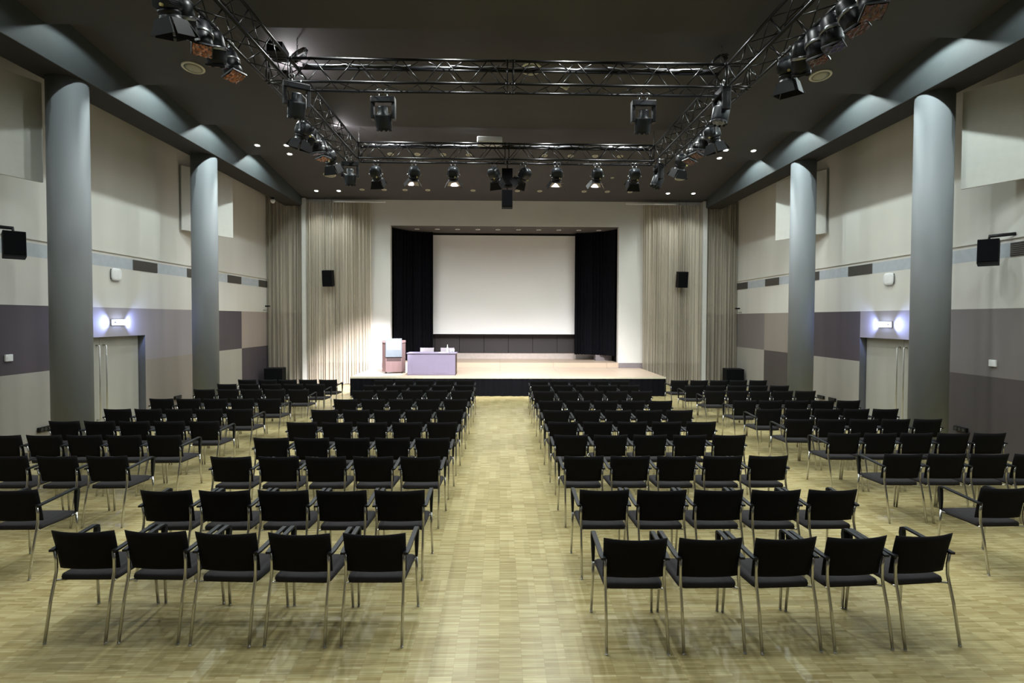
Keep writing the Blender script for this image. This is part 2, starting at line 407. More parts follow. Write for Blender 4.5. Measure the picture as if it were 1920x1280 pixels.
for i, (y0, y1) in enumerate(((8.22, 9.1), (12.55, 13.42), (14.66, 15.5), (16.80, 17.68), (18.95, 19.85))):
    vent(XR, 1, y0, y1, ['dark air vent in right wall band, behind the wall loudspeaker at the edge', 'dark air vent in right wall band, just beyond the right door', 'dark air vent in right wall band, half hidden by the farther column', 'dark air vent in right wall band, second from the curtain', 'dark air vent in right wall band, touching the aisle curtain'][i], 'vents in the right wall band')

def rot_side(sgn): return -sgn * PI / 2    # local +Y of a wall piece looks into the hall
def wall_thing(name, label, cat, X, sgn, y, z, group=None):
    return thing(name, label, cat, (X, y, z), PI / 2 if sgn > 0 else -PI / 2, group)
# (local frame: +Y points into the room, X along the wall)
def sensor(X, sgn, y, z, lab):
    t = wall_thing('wall_access_point', lab, 'access point', X, sgn, y, z, 'white wall boxes above the doors')
    MB().box(-.13, .13, 0, .03, -.115, .115).build('back_box', M['fixgrey'], t, bevel=.008)
    rr = []
    for k, (ins, yy) in enumerate(((0, .03), (0, .045), (.012, .058), (.05, .066))):
        ring = []
        for j in range(32):
            a = 2 * PI * j / 32; ca, sa = math.cos(a), math.sin(a)
            ring.append(((.155 - ins) * math.copysign(abs(ca) ** .5, ca), yy, (.138 - ins) * math.copysign(abs(sa) ** .5, sa)))
        rr.append(ring)
    MB().loft(rr).build('cover', M['white'], t)
sensor(XL, -1, 12.08, 3.40, 'white rounded box high on left wall above the exit light')
sensor(XR, 1, 11.96, 3.38, 'white rounded box high on right wall above the exit light')
def smallbox(X, sgn, y, z, lab):
    t = wall_thing('wall_thermostat', lab, 'wall control', X, sgn, y, z, 'small white wall controls')
    MB().box(-.07, .07, 0, .03, -.06, .06).build('housing', M['white'], t, bevel=.008)
    MB().box(-.045, .045, .03, .033, -.03, .03).build('face_plate', M['white'], t)
smallbox(XL, -1, 9.47, 1.735, 'small white control box on dark aubergine panel, left wall')
smallbox(XR, 1, 9.37, 1.68, 'small white control box on taupe panel, right wall')
def socket(X, sgn, y, z, lab, n=2):
    t = wall_thing('wall_socket', lab, 'socket', X, sgn, y, z, 'black wall sockets')
    MB().box(-.14, .14, 0, .05, -.045, .045).build('housing', M['fixture'], t, bevel=.006)
    for i in range(3): MB().lathe([(.03, 0), (.03, .006)], 16, mat=T((-.085 + i * .085, .049, 0), rx=-PI / 2)).build('outlet', M['rubber'], t)
socket(XL, -1, 10.16, .35, 'black socket strip low on the left wall before the near column')
socket(XR, 1, 9.99, .36, 'black socket strip low on the right wall before the near column')
socket(XL, -1, 14.30, .33, 'black socket strip low on the left wall beyond the door')
socket(XR, 1, 14.45, .32, 'black socket strip low on the right wall, left of the pair')
socket(XR, 1, 13.95, .33, 'black socket strip low on the right wall, right of the pair')
def camera_bracket(X, sgn, y, z, lab):
    t = wall_thing('wall_camera', lab, 'camera', X, sgn, y, z, 'small cameras near the aisle curtains')
    MB().tube([(0, 0, -.10), (0, .16, -.10), (0, .16, .03)], .008, 6).build('bracket', M['fixture'], t)
    MB().box(-.04, .04, .08, .24, .02, .075).build('camera_body', M['fixture'], t, bevel=.01)
camera_bracket(XL, -1, 19.5, 2.82, 'tiny black camera on bracket beside the left aisle curtain')
camera_bracket(XR, 1, 19.4, 2.80, 'tiny black camera on bracket beside the right aisle curtain')
def smokehead(x, y, lab):
    t = thing('security_camera', lab, 'camera', (x, y, ZB))
    MB().lathe([(.05, 0), (.05, -.05), (.03, -.06)], 16).build('mount', M['fixture'], t)
    MB().lathe([(.07, -.06), (.085, -.10), (.06, -.16), (.02, -.19), (0, -.19)], 20).build('dome', M['white'], t)
smokehead(-7.98 + .2, 18.5, 'small white dome under the left beam near the curtain')

# emergency lights above the doors
def exit_light(X, sgn, y, z, lab):
    t = wall_thing('emergency_wall_lamp', lab, 'emergency light', X, sgn, y, z, 'lit emergency lights')
    MB().box(-.2, .2, 0, .03, -.07, .07).build('back_plate', M['steel'], t, bevel=.006)
    MB().lathe([(.05, -.17), (.06, -.165), (.06, .165), (.05, .17)], 20, mat=T((0, .09, 0), ry=PI / 2)).build('lamp_tube', M['exit'], t)
    for s_ in (-1, 1): MB().lathe([(.022, 0), (.022, .014)], 16, mat=T((s_ * .176 - .007, .09, 0), ry=PI / 2)).build('end_cap', M['white'], t)
    for s_ in (-1, 1): MB().box(s_ * .12 - .012, s_ * .12 + .012, .03, .06, -.03, .03).build('bracket', M['steel'], t)
    for s_, pw in ((-1, 1.0), (1, 1.0)):
        l = bpy.data.lights.new('emergency_glow', 'SPOT'); l.energy = 34; l.color = (.36, .46, 1.0); l.shadow_soft_size = .04
        l.spot_size = math.radians(120); l.spot_blend = .8
        o = bpy.data.objects.new('emergency_glow', l); COL.objects.link(o)
        yy = y + s_ * .2
        o.location = (X - sgn * .13, yy, z)
        d = Vector((sgn * .30, s_ * 1.0, 0)); o.rotation_euler = d.to_track_quat('-Z', 'Y').to_euler()
exit_light(XL, -1, 12.13, 2.335, 'glowing blue-white emergency light above the left double door')
exit_light(XR, 1, 12.05, 2.345, 'glowing blue-white emergency light above the right double door')

# hung acoustic panels, far end swung off the wall
def hung_panel(X, xf, yf, xn, yn, lab, sgn):
    d = Vector((xn - xf, yn - yf, 0)); L = d.length; rz = math.atan2(d.y, d.x)
    t = thing('acoustic_panel', lab, 'panel', (xf, yf, 4.79), rz, 'hung acoustic panels')
    th = .05 if sgn < 0 else -.05
    MB().box(0, L, min(0, -th), max(0, -th), 0, 1.72).build('board', M['panelpaint'], t, bevel=.006)
    for z in (.5, 1.25):
        b = MB(); base = Vector((.12, sgn * .05, z)); xw = (Matrix.Rotation(rz, 4, 'Z') @ base).x + xf
        loc = Matrix.Rotation(-rz, 4, 'Z') @ Vector((X - xw - sgn * .012, 0, 0)); b.tube([base, base + loc], .035, 6); b.build('bracket', M['fixture'], t)
hung_panel(XL, -7.97, 9.54, -8.50, 8.17, 'pale hung acoustic panel at the far left edge, before the near column', -1)
hung_panel(XL, -7.87, 15.95, -8.51, 14.5, 'pale hung acoustic panel behind the farther left column', -1)
hung_panel(XR, 8.24, 9.44, 8.79, 8.34, 'pale hung acoustic panel at the far right edge, before the near column', 1)
hung_panel(XR, 8.16, 15.73, 8.79, 14.3, 'pale hung acoustic panel behind the farther right column', 1)
for x, y in ((XL + .03, 8.62), (XR - .03, 8.55)):
    o = MB().tube([(x, y, 3.92), (x, y, 6.9)], .012, 8).build('conduit_pipe', M['panelpaint'])
    tag(o, 'pale vertical conduit on the %s wall above the wall loudspeaker' % ('left' if x < 0 else 'right'), 'pipe')

# ------------------------------------------------------------------ loudspeakers
def speaker_box(t, w, d, h, mat=None, grey_top=False):
    MB().box(-w / 2, w / 2, 0, d, -h / 2, h / 2, mat=mat).build('cabinet', M['speaker'], t, bevel=.01)
    MB().box(-w / 2 + .012, w / 2 - .012, -.012, .0, -h / 2 + .03, h / 2 - .012, mat=mat).build('grille', M['mesh'], t, bevel=.004)
def wall_speaker(x, y, z, rz, rx, lab, X):
    t = thing('wall_speaker', lab, 'loudspeaker', (x, y, z), rz, 'loudspeakers on the side walls')
    speaker_box(t, .29, .24, .43, T((0, 0, 0), rx=rx))
    R = Matrix.Rotation(-rz, 4, 'Z'); e = R @ Vector((X - x, 0, 0))
    MB().tube([(0, .24, .16), (0, .26, .28), Vector((e.x, e.y, .30)) * 1.0], .03, 8).build('bracket', M['fixture'], t)
wall_speaker(-8.02, 9.02, 3.66, math.radians(46), math.radians(-8), 'black loudspeaker on bracket at the left edge, left wall', XL)
wall_speaker(8.38, 9.02, 3.64, math.radians(-46), math.radians(-8), 'black loudspeaker on bracket near the right edge, right wall', XR)
def cable_speaker(x, z, lab):
    t = thing('hanging_speaker', lab, 'loudspeaker', (x, 19.32, z), 0, 'loudspeakers in front of the stage wall')
    speaker_box(t, .36, .28, .58, T(rx=math.radians(8)))
    for dx in (-.1, .1): MB().tube([(dx, .13, .28), (dx * 1.3, .16, 6.8 - z)], .006, 5).build('suspension_wire', M['cable'], t)
cable_speaker(-6.22, 3.86, 'small black loudspeaker hanging before the left sheer curtain')
cable_speaker(6.66, 3.88, 'small black loudspeaker hanging before the right sheer curtain')
for x, lab in ((-8.0, 'black floor loudspeaker in the corner below the left aisle curtain'), (8.45, 'black floor loudspeaker in the corner below the right aisle curtain')):
    t = thing('floor_speaker', lab, 'loudspeaker', (x, 18.95, .33), math.radians(8 if x < 0 else -8), 'floor loudspeakers')
    speaker_box(t, .62, .5, .66)
def array_box(z, lab):
    t = thing('hanging_speaker', lab, 'loudspeaker', (.2, 16.3, z), 0, 'hanging centre loudspeakers')
    speaker_box(t, .33, .3, .53)
    MB().tube([(0, .15, .26), (0, .15, .33 if z < 6.5 else ceil_z(16.4) - z)], .02, 6).build('hanger', M['fixture'], t)
array_box(6.745, 'upper of two black loudspeakers hanging above the stage centre')
array_box(6.10, 'lower of two black loudspeakers hanging above the stage centre')

# ------------------------------------------------------------------ curtains
def curtain(name, x0, x1, y, z0, z1, mat, pleat, amp, lab, cat, seed, gather=0.0, yfun=None):
    rnd = random.Random(seed); n = int((x1 - x0) / pleat) * 8; nz = 10
    ph = [rnd.uniform(.6, 1.5) for _ in range(400)]
    cum = [0.0]
    for i in range(n): cum.append(cum[-1] + ph[i // 8] ** -1)
    vs = []; fs = []
    am = [rnd.uniform(.45, 1.25) for _ in range(400)]
    for k in range(nz + 1):
        u = k / nz; z = z0 + (z1 - z0) * u
        for i in range(n + 1):
            s_ = cum[i] / cum[-1]; x = x0 + (x1 - x0) * s_
            x += gather * math.sin(s_ * 17 + seed) * (1 - u) * .5
            A = amp * am[i // 8] * (.75 + .5 * (1 - u))
            yy = y + A * math.sin(i / 8 * 2 * PI) + (yfun(s_) if yfun else 0)
            vs.append((x, yy, z + (rnd.uniform(-.01, .01) if k == 0 else 0)))
    for k in range(nz):
        for i in range(n): fs.append((k * (n + 1) + i, k * (n + 1) + i + 1, (k + 1) * (n + 1) + i + 1, (k + 1) * (n + 1) + i))
    m = MB(); m.add(vs, fs, 0, True)
    o = m.build(name, mat, fix=False); return tag(o, lab, cat)
curtain('sheer_curtain', -7.07, -4.715, 19.72, 0.04, 6.66, M['sheer'], .095, .06, 'sheer taupe curtain left of the stage opening', 'curtain', 1, .05)
curtain('sheer_curtain', 5.275, 7.48, 19.72, 0.04, 6.66, M['sheer'], .095, .06, 'sheer taupe curtain right of the stage opening', 'curtain', 2, .05)
curtain('sheer_curtain', -8.54, -7.24, 19.78, 0.04, 6.98, M['sheer2'], .13, .07, 'sheer taupe curtain closing the left side aisle', 'curtain', 3, .06)
curtain('sheer_curtain', 7.66, 8.83, 19.78, 0.04, 6.98, M['sheer2'], .13, .07, 'sheer taupe curtain closing the right side aisle', 'curtain', 4, .06)
curtain('stage_curtain', -4.03, -2.66, 21.2, .83, 5.84, M['velvet'], .12, .05, 'black stage curtain covering the left edge of the screen', 'curtain', 5, .0, lambda s: -.9 * (1 - s) ** 3)
curtain('stage_curtain', 2.96, 4.38, 21.2, 1.03, 5.84, M['velvet'], .12, .05, 'black stage curtain covering the right edge of the screen', 'curtain', 6, .0, lambda s: -.9 * s ** 3)
for x0, x1, lab in ((-6.07, -4.2, 'pale curtain rail above the left sheer curtain'), (4.6, 6.45, 'pale curtain rail above the right sheer curtain')):
    o = MB().box(x0, x1, 19.60, 19.66, 6.655, 6.70).build('curtain_rail', M['white'], bevel=.006); tag(o, lab, 'curtain rail')

# ------------------------------------------------------------------ stage, screen, stage furniture
SX0, SX1, SY, SZ = -4.69, 5.25, 16.78, .61
st = thing('stage_platform', 'low wooden stage platform with black skirt below the screen', 'stage', (0, SY, 0))
MB().box(SX0, SX1, 0, YB - SY - .012, SZ - .05, SZ).build('deck', M['deck'], st)
MB().box(SX0 - .015, SX1 + .015, -.02, 0, SZ - .05, SZ + .002).build('edge_trim', M['edge'], st)
def skirt(path):
    vs = []; fs = []; n = 0
    for (a, b) in zip(path[:-1], path[1:]):
        a = Vector(a); b = Vector(b); L = (b - a).length; k = int(L / .025); nn = Vector(((b - a).y, -(b - a).x, 0)).normalized()
        for i in range(k + 1):
            p = a + (b - a) * i / k; wv = .012 * math.sin(i * .9) + .008 * math.sin(i * .37)
            for z, f_ in ((.012, 1.6), (.3, 1.2), (SZ - .052, .5)):
                vs.append((p.x + nn.x * (wv * f_ + .012), p.y + nn.y * (wv * f_ + .012), z + (.008 * math.sin(i * .45) if z < .1 else 0))); 
            n += 1
    for i in range(n - 1):
        for j in range(2): fs.append((i * 3 + j, (i + 1) * 3 + j, (i + 1) * 3 + j + 1, i * 3 + j + 1))
    m = MB(); m.add(vs, fs, 0, True); return m
skirt([(SX0, YB - SY - .3, 0), (SX0, 0, 0), (SX1, 0, 0), (SX1, YB - SY - .3, 0)]).build('skirt', M['skirt'], st)

sc = thing('projection_screen', 'large white projection screen hanging at the back of the stage', 'screen', (0, 21.55, 1.82))
MB().quad((-2.74, 0, 0), (3.02, 0, 0), (3.02, 0, 3.965), (-2.74, 0, 3.965)).build('screen_fabric', M['screen'], sc)
MB().box(-2.78, 3.06, .01, .03, -.03, 4.0).build('backing', M['screenblk'], sc)
MB().lathe([(.022, -2.9), (.022, 2.9)], 12, mat=T((.14, .012, -.022), ry=PI / 2)).build('bottom_bar', M['screenblk'], sc)

t = thing('step_box', 'pale box step standing under the right black stage curtain', 'step', (4.2, 21.15, .80))
MB().box(-.43, .22, -.18, .25, 0, .225).build('step_box_body', M['mauve'], t, bevel=.004)

def desk():
    t = thing('speaker_desk', 'lilac front-panelled desk on the stage beside the lectern', 'desk', (-2.22, 17.24, SZ))
    MB().box(-.80, .80, -.02, .62, .695, .72).build('desktop', M['desk'], t, bevel=.004)
    p = MB().box(-.77, .77, .0, .02, .012, .695).build('front_panel', M['desk'], t, bevel=.003)
    for x0, x1 in ((-.62, -.12), (.06, .56)):
        MB().box(x0, x1, -.006, .0, .06, .42).build('front_inset', M['desk'], p, bevel=.004)
    for s_ in (-1, 1): MB().box(s_ * .765 - .012, s_ * .765 + .012, .02, .60, 0, .695).build('side_panel', M['deskdark'], t)
    for x in (-.745, .745): MB().box(x - .02, x + .02, .55, .59, 0, .695).build('leg', M['fixture'], t)
desk()
def lectern():
    t = thing('lectern', 'rosewood lectern with a white and grey front board, left on stage', 'lectern', (-3.53, 17.76, SZ), .19)
    out = [(-.26, 0), (.26, 0), (.385, .18), (.385, .55), (-.385, .55), (-.385, .18)]
    n = len(out)
    m = MB(); m.loft([[(x, y, z) for x, y in out] for z in (.055, 1.0)], sm=False)
    m.build('body', M['lectwood'], t, bevel=.004)
    MB().loft([[(x * 1.02, y * 1.02 - .01, 1.0 + y * .12 + dz) for x, y in out] for dz in (0, .025)], sm=False).build('top', M['lectwood'], t)
    MB().box(-.235, .235, -.006, .004, .42, .56).build('front_recess', M['lectdark'], t)
    b = MB().box(-.265, .265, -.03, -.008, .55, 1.165, mat=T((0, 0, 0), rx=0)).build('front_board', M['lectpanel'], t, bevel=.006)
    MB().box(-.222, .222, -.034, -.030, .80, 1.08).build('poster', M['paper'], b)
    for x in (-.26, .26):
        for y in (.06, .48): MB().lathe([(.028, 0), (.028, .055)], 12, mat=T((x, y, 0))).build('castor', M['rubber'], t)
lectern()
t = thing('water_bottle', 'clear bottle standing on the lilac desk', 'bottle', (-1.73, 17.52, SZ + .72))
MB().lathe([(.034, 0), (.038, .01), (.038, .13), (.03, .16), (.014, .20), (.013, .235)], 20).build('bottle_body', M['bottle'], t)
MB().lathe([(.015, .235), (.015, .26)], 12).build('bottle_cap', M['white'], t)
for i, (x, y) in enumerate(((-1.615, 17.5), (-1.53, 17.55))):
    o = MB().lathe([(.026, 0), (.035, .11), (.032, .11), (.023, .006), (0, .006)], 18).build('drinking_glass', M['glass']); o.location = (x, y, SZ + .72)
    tag(o, 'drinking glass on the desk, %s' % ('next to the bottle' if i == 0 else 'at the desk end, farther from the bottle'), 'glass', 'glasses on the desk')
o = MB().box(-.15, .15, -.1, .1, 0, .004).build('paper_sheet', M['paper']); o.location = (-1.88, 17.62, SZ + .72); tag(o, 'white sheet lying on the desk near the bottle', 'paper')

# ------------------------------------------------------------------ chairs
def make_chair(name, label, fab, seatfab, caps, group):
    t = thing(name, label, 'chair', (0, 0, 0), 0, group)
    # seat: rounded cushion with a waterfall front
    rings = []
    for ins, z in ((.02, .418), (.004, .424), (0, .44), (.004, .458), (.02, .466), (.06, .470)):
        ring = []
        for x, y in rrect(.445 - 2 * ins, .49 - 2 * ins, .05):
            yy = y + .035; dz = 0
            if yy > .14: dz = -.035 * ((yy - .14) / .14) ** 2
            xw = x * (1.0 + .03 * (yy + .21) / .49)
            ring.append((xw, yy, z + dz))
        rings.append(ring)
    MB().loft(rings).build('seat', seatfab, t)
    # backrest: concave, wider at the top
    nx, nz = 12, 7; th = .030
    front, back = [], []
    m = MB(); vs = []
    def bp(u, w, side):
        zz = .505 + .315 * w
        hw = .231 + .007 * w ** 1.5
        x = hw * u
        y = -.196 - .066 * w - .02 * w * w + (.022 + .016 * w) * u * u
        zt = zz + (.006 * abs(u) ** 3 if w > .9 else 0)
        e = 1 - .75 * (max(0, abs(u) - .9) / .1) ** 2
        e *= 1 - .6 * (max(0, abs(w - .5) - .42) / .08) ** 2
        return (x, y + side * th / 2 * e, zt)
    for side in (-1, 1):
        for k in range(nz + 1):
            for i in range(nx + 1): vs.append(bp(-1 + 2 * i / nx, k / nz, side))
    N = (nx + 1) * (nz + 1); fs = []
    for b in (0, N):
        for k in range(nz):
            for i in range(nx):
                a = b + k * (nx + 1) + i; q = (a, a + 1, a + nx + 2, a + nx + 1); fs.append(q if b == 0 else q[::-1])
    for i in range(nx):
        fs.append((i + 1, i, N + i, N + i + 1)); a = nz * (nx + 1) + i; fs.append((a, a + 1, N + a + 1, N + a))
    for k in range(nz):
        a = k * (nx + 1); fs.append((a, a + nx + 1, N + a + nx + 1, N + a)); a += nx; fs.append((a + nx + 1, a, N + a, N + a + nx + 1))
    m.add(vs, fs, 0, True); m.build('backrest', fab, t)
    for s_ in (-1, 1):
        l = MB().tube([(s_ * .226, -.335, .004), (s_ * .223, -.278, .30), (s_ * .221, -.240, .44), (s_ * .220, -.226, .50), (s_ * .220, -.224, .58), (s_ * .222, -.236, .665)], .0115, 10).build('leg', M['chrome'], t)
        f = MB().tube([(s_ * .252, .235, .004), (s_ * .244, .212, .30), (s_ * .243, .206, .445)], .0115, 10).build('leg', M['chrome'], t)
        if caps:
            MB().lathe([(.0105, 0), (.0125, .003), (.0125, .008)], 12, mat=T((s_ * .226, -.334, 0))).build('foot_glide', M['steel'], l)
            MB().lathe([(.0105, 0), (.0125, .003), (.0125, .008)], 12, mat=T((s_ * .252, .2345, 0))).build('foot_glide', M['steel'], f)
        MB().strap([(s_ * .236, -.250, .668), (s_ * .242, -.205, .670), (s_ * .245, -.15, .674), (s_ * .245, .0, .684), (s_ * .245, .15, .693), (s_ * .245, .196, .693), (s_ * .245, .217, .680), (s_ * .245, .218, .64), (s_ * .244, .211, .55), (s_ * .243, .207, .445)],
                   [.040, .040, .038, .038, .037, .036, .036, .035, .030, .022], [.018, .018, .018, .018, .018, .02, .032, .042, .036, .024]).build('armrest', M['plastic'], t, bevel=.004, seg=2)
    fr = MB()
    for s_ in (-1, 1):
        fr.tube([(s_ * .226, -.238, .435), (s_ * .19, -.17, .412), (s_ * .19, .12, .412), (s_ * .243, .206, .43)], .0085, 8)
    for y in (-.15, .10): fr.tube([(-.19, y, .410), (.19, y, .410)], .0085, 8)
    fr.build('seat_frame', M['chrome'], t)
    return t

CL = [
 [(-3.18, 4.07, -.5), (-2.63, 4.06, -2.5), (-2.08, 4.02, -3.7), (-1.52, 4.00, -3.0), (-.95, 3.99, -.8)],
 [(-3.15, 5.03), (-2.62, 5.02), (-2.08, 5.02), (-1.52, 5.01), (-.95, 5.01)],
 [(-3.16, 6.26), (-2.61, 6.26), (-2.05, 6.25), (-1.49, 6.25), (-.94, 6.24)],
 [(-3.11, 7.25), (-2.58, 7.24), (-2.04, 7.24), (-1.47, 7.24), (-.92, 7.23)],
 [(-3.10, 8.34), (-2.56, 8.34), (-2.01, 8.33), (-1.47, 8.33), (-.91, 8.33)],
 [(-3.12, 9.48), (-2.58, 9.48), (-2.02, 9.47), (-1.47, 9.47), (-.90, 9.47)],
 [(-3.11, 10.72), (-2.57, 10.72), (-2.01, 10.72), (-1.45, 10.73), (-.90, 10.73)],
 [(-3.10, 12.03), (-2.54, 12.03), (-1.99, 12.04), (-1.45, 12.04), (-.88, 12.04)],
 [(-3.08, 12.99), (-2.55, 12.99), (-2.01, 13.00), (-1.44, 13.00), (-.88, 13.01)],
 [(-3.07, 14.06), (-2.54, 14.06), (-2.00, 14.07), (-1.46, 14.07), (-.92, 14.08)]]
CR = [
 [(1.01, 3.87, -1), (1.575, 3.87, 0), (2.145, 3.87, 3.0), (2.69, 3.88, 3.6), (3.23, 3.91, 5.3)],
 [(1.00, 5.00), (1.56, 4.99), (2.10, 4.99), (2.66, 4.98), (3.20, 4.98)],
 [(1.00, 6.25), (1.56, 6.25), (2.11, 6.24), (2.66, 6.24), (3.22, 6.25)],
 [(1.00, 7.40), (1.57, 7.40), (2.12, 7.40), (2.68, 7.39), (3.24, 7.39)],
 [(1.00, 8.36), (1.58, 8.36), (2.13, 8.36), (2.66, 8.36), (3.21, 8.36)],
 [(1.01, 9.44), (1.58, 9.44), (2.13, 9.44), (2.69, 9.44), (3.23, 9.44)],
 [(1.01, 10.52), (1.58, 10.52), (2.12, 10.52), (2.67, 10.52), (3.21, 10.52)],
 [(.99, 11.91), (1.56, 11.92), (2.10, 11.92), (2.65, 11.92), (3.20, 11.92)],
 [(1.01, 13.02), (1.56, 13.02), (2.11, 13.02), (2.65, 13.03), (3.20, 13.03)],
 [(1.03, 13.97), (1.56, 13.98), (2.10, 13.98), (2.64, 13.99), (3.18, 13.99)]]
SLB = [
 [(-4.60, 5.06)],
 [(-5.78, 6.31), (-5.18, 6.30), (-4.62, 6.30)],
 [(-6.84, 7.43), (-6.31, 7.43), (-5.77, 7.43), (-5.23, 7.42), (-4.66, 7.42)],
 [(-6.83, 8.44), (-6.29, 8.44), (-5.75, 8.43), (-5.22, 8.43), (-4.66, 8.43)],
 [(-6.80, 9.56), (-6.26, 9.56), (-5.71, 9.56), (-5.19, 9.56), (-4.66, 9.56)],
 [(-6.80, 10.79), (-6.27, 10.79), (-5.74, 10.79), (-5.20, 10.79), (-4.66, 10.79)],
 [(-6.72, 12.19), (-6.19, 12.20), (-5.67, 12.20), (-5.15, 12.20), (-4.60, 12.20)],
 [(-6.71, 13.18), (-6.17, 13.18), (-5.65, 13.18), (-5.11, 13.19), (-4.56, 13.19)],
 [(-6.66, 14.12), (-6.13, 14.13), (-5.61, 14.13), (-5.08, 14.14), (-4.55, 14.14)]]
SRB = [
 [(4.92, 5.02)],
 [(4.92, 6.32), (5.45, 6.31), (5.98, 6.31), (6.52, 6.30)],
 [(4.96, 7.50), (5.48, 7.50), (6.03, 7.50), (6.56, 7.49), (7.09, 7.49)],
 [(4.92, 8.57), (5.45, 8.57), (5.99, 8.57), (6.53, 8.57), (7.06, 8.57)],
 [(4.91, 9.55), (5.43, 9.55), (5.97, 9.55), (6.53, 9.55), (7.07, 9.55)],
 [(4.93, 10.56), (5.46, 10.56), (6.00, 10.56), (6.53, 10.56), (7.05, 10.56)],
 [(4.90, 11.97), (5.43, 11.98), (5.94, 11.98), (6.47, 11.98), (6.99, 11.98)],
 [(4.78, 12.94), (5.33, 12.94), (5.86, 12.94), (6.38, 12.95), (6.90, 12.95)],
 [(4.79, 14.06), (5.32, 14.07), (5.87, 14.07), (6.40, 14.08), (6.92, 14.08)]]
ORD = ['first', 'second', 'third', 'fourth', 'fifth', 'sixth', 'seventh', 'eighth', 'ninth', 'tenth']
near = make_chair('armchair', '', M['fabric'], M['seatfab'], True, '')
far = make_chair('armchair', '', M['fabric'], M['seatfab'], False, '')
used = {'near': False, 'far': False}
rj = random.Random(3)
def seat_block(rows, bname, grp, inner_last, inner_word):
    nr = len(rows)
    for r, row in enumerate(rows):
        xa, xb = row[0][0], row[-1][0]
        for i, p in enumerate(row):
            x, yt = p[0], p[1]
            if r and len(row) > 1: x = xa + (xb - xa) * i / (len(row) - 1)
            a = math.radians(p[2] if len(p) > 2 else rj.uniform(-.7, .7))
            k = (len(row) - 1 - i) if inner_last else i
            rowname = 'front row by the stage' if r == nr - 1 else ('nearest row' if r == 0 else ORD[nr - 1 - r] + ' row from stage')
            lab = 'black chrome-legged armchair, %s block, %s, %s' % (bname, rowname, 'seat ' + inner_word if k == 0 else ORD[k] + ' seat from ' + inner_word.split()[-1])
            loc = (x - math.sin(a) * .275, yt + math.cos(a) * .275, 0)
            which = 'near' if yt < 5.6 else 'far'; src = near if which == 'near' else far
            if not used[which]:
                used[which] = True; src.location = loc; src.rotation_euler = (0, 0, a); src['label'] = lab; src['group'] = grp
            else: dup(src, loc, a, lab, grp)
seat_block(CL, 'centre-left', 'armchairs of the centre-left block', True, 'at aisle')
seat_block(CR, 'centre-right', 'armchairs of the centre-right block', False, 'at aisle')
seat_block(SLB, 'far-left', 'armchairs of the far-left block', True, 'at inner end')
seat_block(SRB, 'far-right', 'armchairs of the far-right block', False, 'at inner end')
pale = make_chair('desk_chair', 'pale chair behind the desk, nearer the lectern', M['lightfab'], M['lightfab'], False, 'pale chairs behind the desk')
pale.location = (-2.52, 18.2, SZ); pale.rotation_euler = (0, 0, PI)
dup(pale, (-1.82, 18.2, SZ), PI, 'pale chair behind the desk, behind the bottle')

# ------------------------------------------------------------------ lighting truss
TZ0, TZ1 = 6.47, 6.86
def truss(name, lab, a, b, w=.37, bay=.72, loads=None):
    """box truss whose axis runs a -> b (at mid width, bottom chord height TZ0)"""
    a = Vector(a); b = Vector(b); L = (b - a).length; rz = math.atan2((b - a).y, (b - a).x)
    t = thing(name, lab, 'truss', (a.x, a.y, TZ0), rz, 'lighting trusses')
    h = TZ1 - TZ0
    for s_ in (-1, 1):
        for z in (0, h): MB().tube([(0, s_ * w / 2, z), (L, s_ * w / 2, z)], .025, 12).build('chord', M['truss'], t)
    n = max(2, round(L / bay)); st_ = L / n
    for (p0, p1) in (((-w / 2, 0), (-w / 2, h)), ((w / 2, 0), (w / 2, h)), ((-w / 2, 0), (w / 2, 0)), ((-w / 2, h), (w / 2, h))):
        m = MB()
        for i in range(n):
            x = i * st_; xm = x + st_ / 2; x2 = x + st_
            m.tube([(x + .03, *p0), (xm - .02, *p1)], .0095, 6); m.tube([(xm + .02, *p1), (x2 - .03, *p0)], .0095, 6)
        m.build('lattice', M['truss'], t)
    for x in (.02, L / 2 - .05, L / 2 + .05, L - .02):
        m = MB()
        for (p0, p1) in (((-w / 2, 0), (-w / 2, h)), ((w / 2, 0), (w / 2, h)), ((-w / 2, 0), (w / 2, 0)), ((-w / 2, h), (w / 2, h))):
            m.tube([(x, *p0), (x, *p1)], .0115, 6)
        for y in (-w / 2, w / 2):
            for z in (0, h): m.tube([(x - .03, y, z), (x + .03, y, z)], .031, 10)
        m.build('end_frame', M['truss'], t)
    return t
TXL, TXR = -3.795, 4.115
TYN, TYF = 9.44, 13.76
truss('box_truss', 'black cross truss nearer the camera, carrying two moving heads', (TXL + .20, TYN, 0), (TXR - .20, TYN + .02, 0))
truss('box_truss', 'black cross truss nearer the stage, carrying the row of spotlights', (TXL + .20, TYF, 0), (TXR - .20, TYF + .02, 0))
truss('box_truss', 'black lengthwise truss on the left, carrying coloured spotlights', (TXL, 4.6, 0), (TXL, TYF + .2, 0))
truss('box_truss', 'black lengthwise truss on the right, carrying coloured spotlights', (TXR, 4.6, 0), (TXR, TYF + .2, 0))

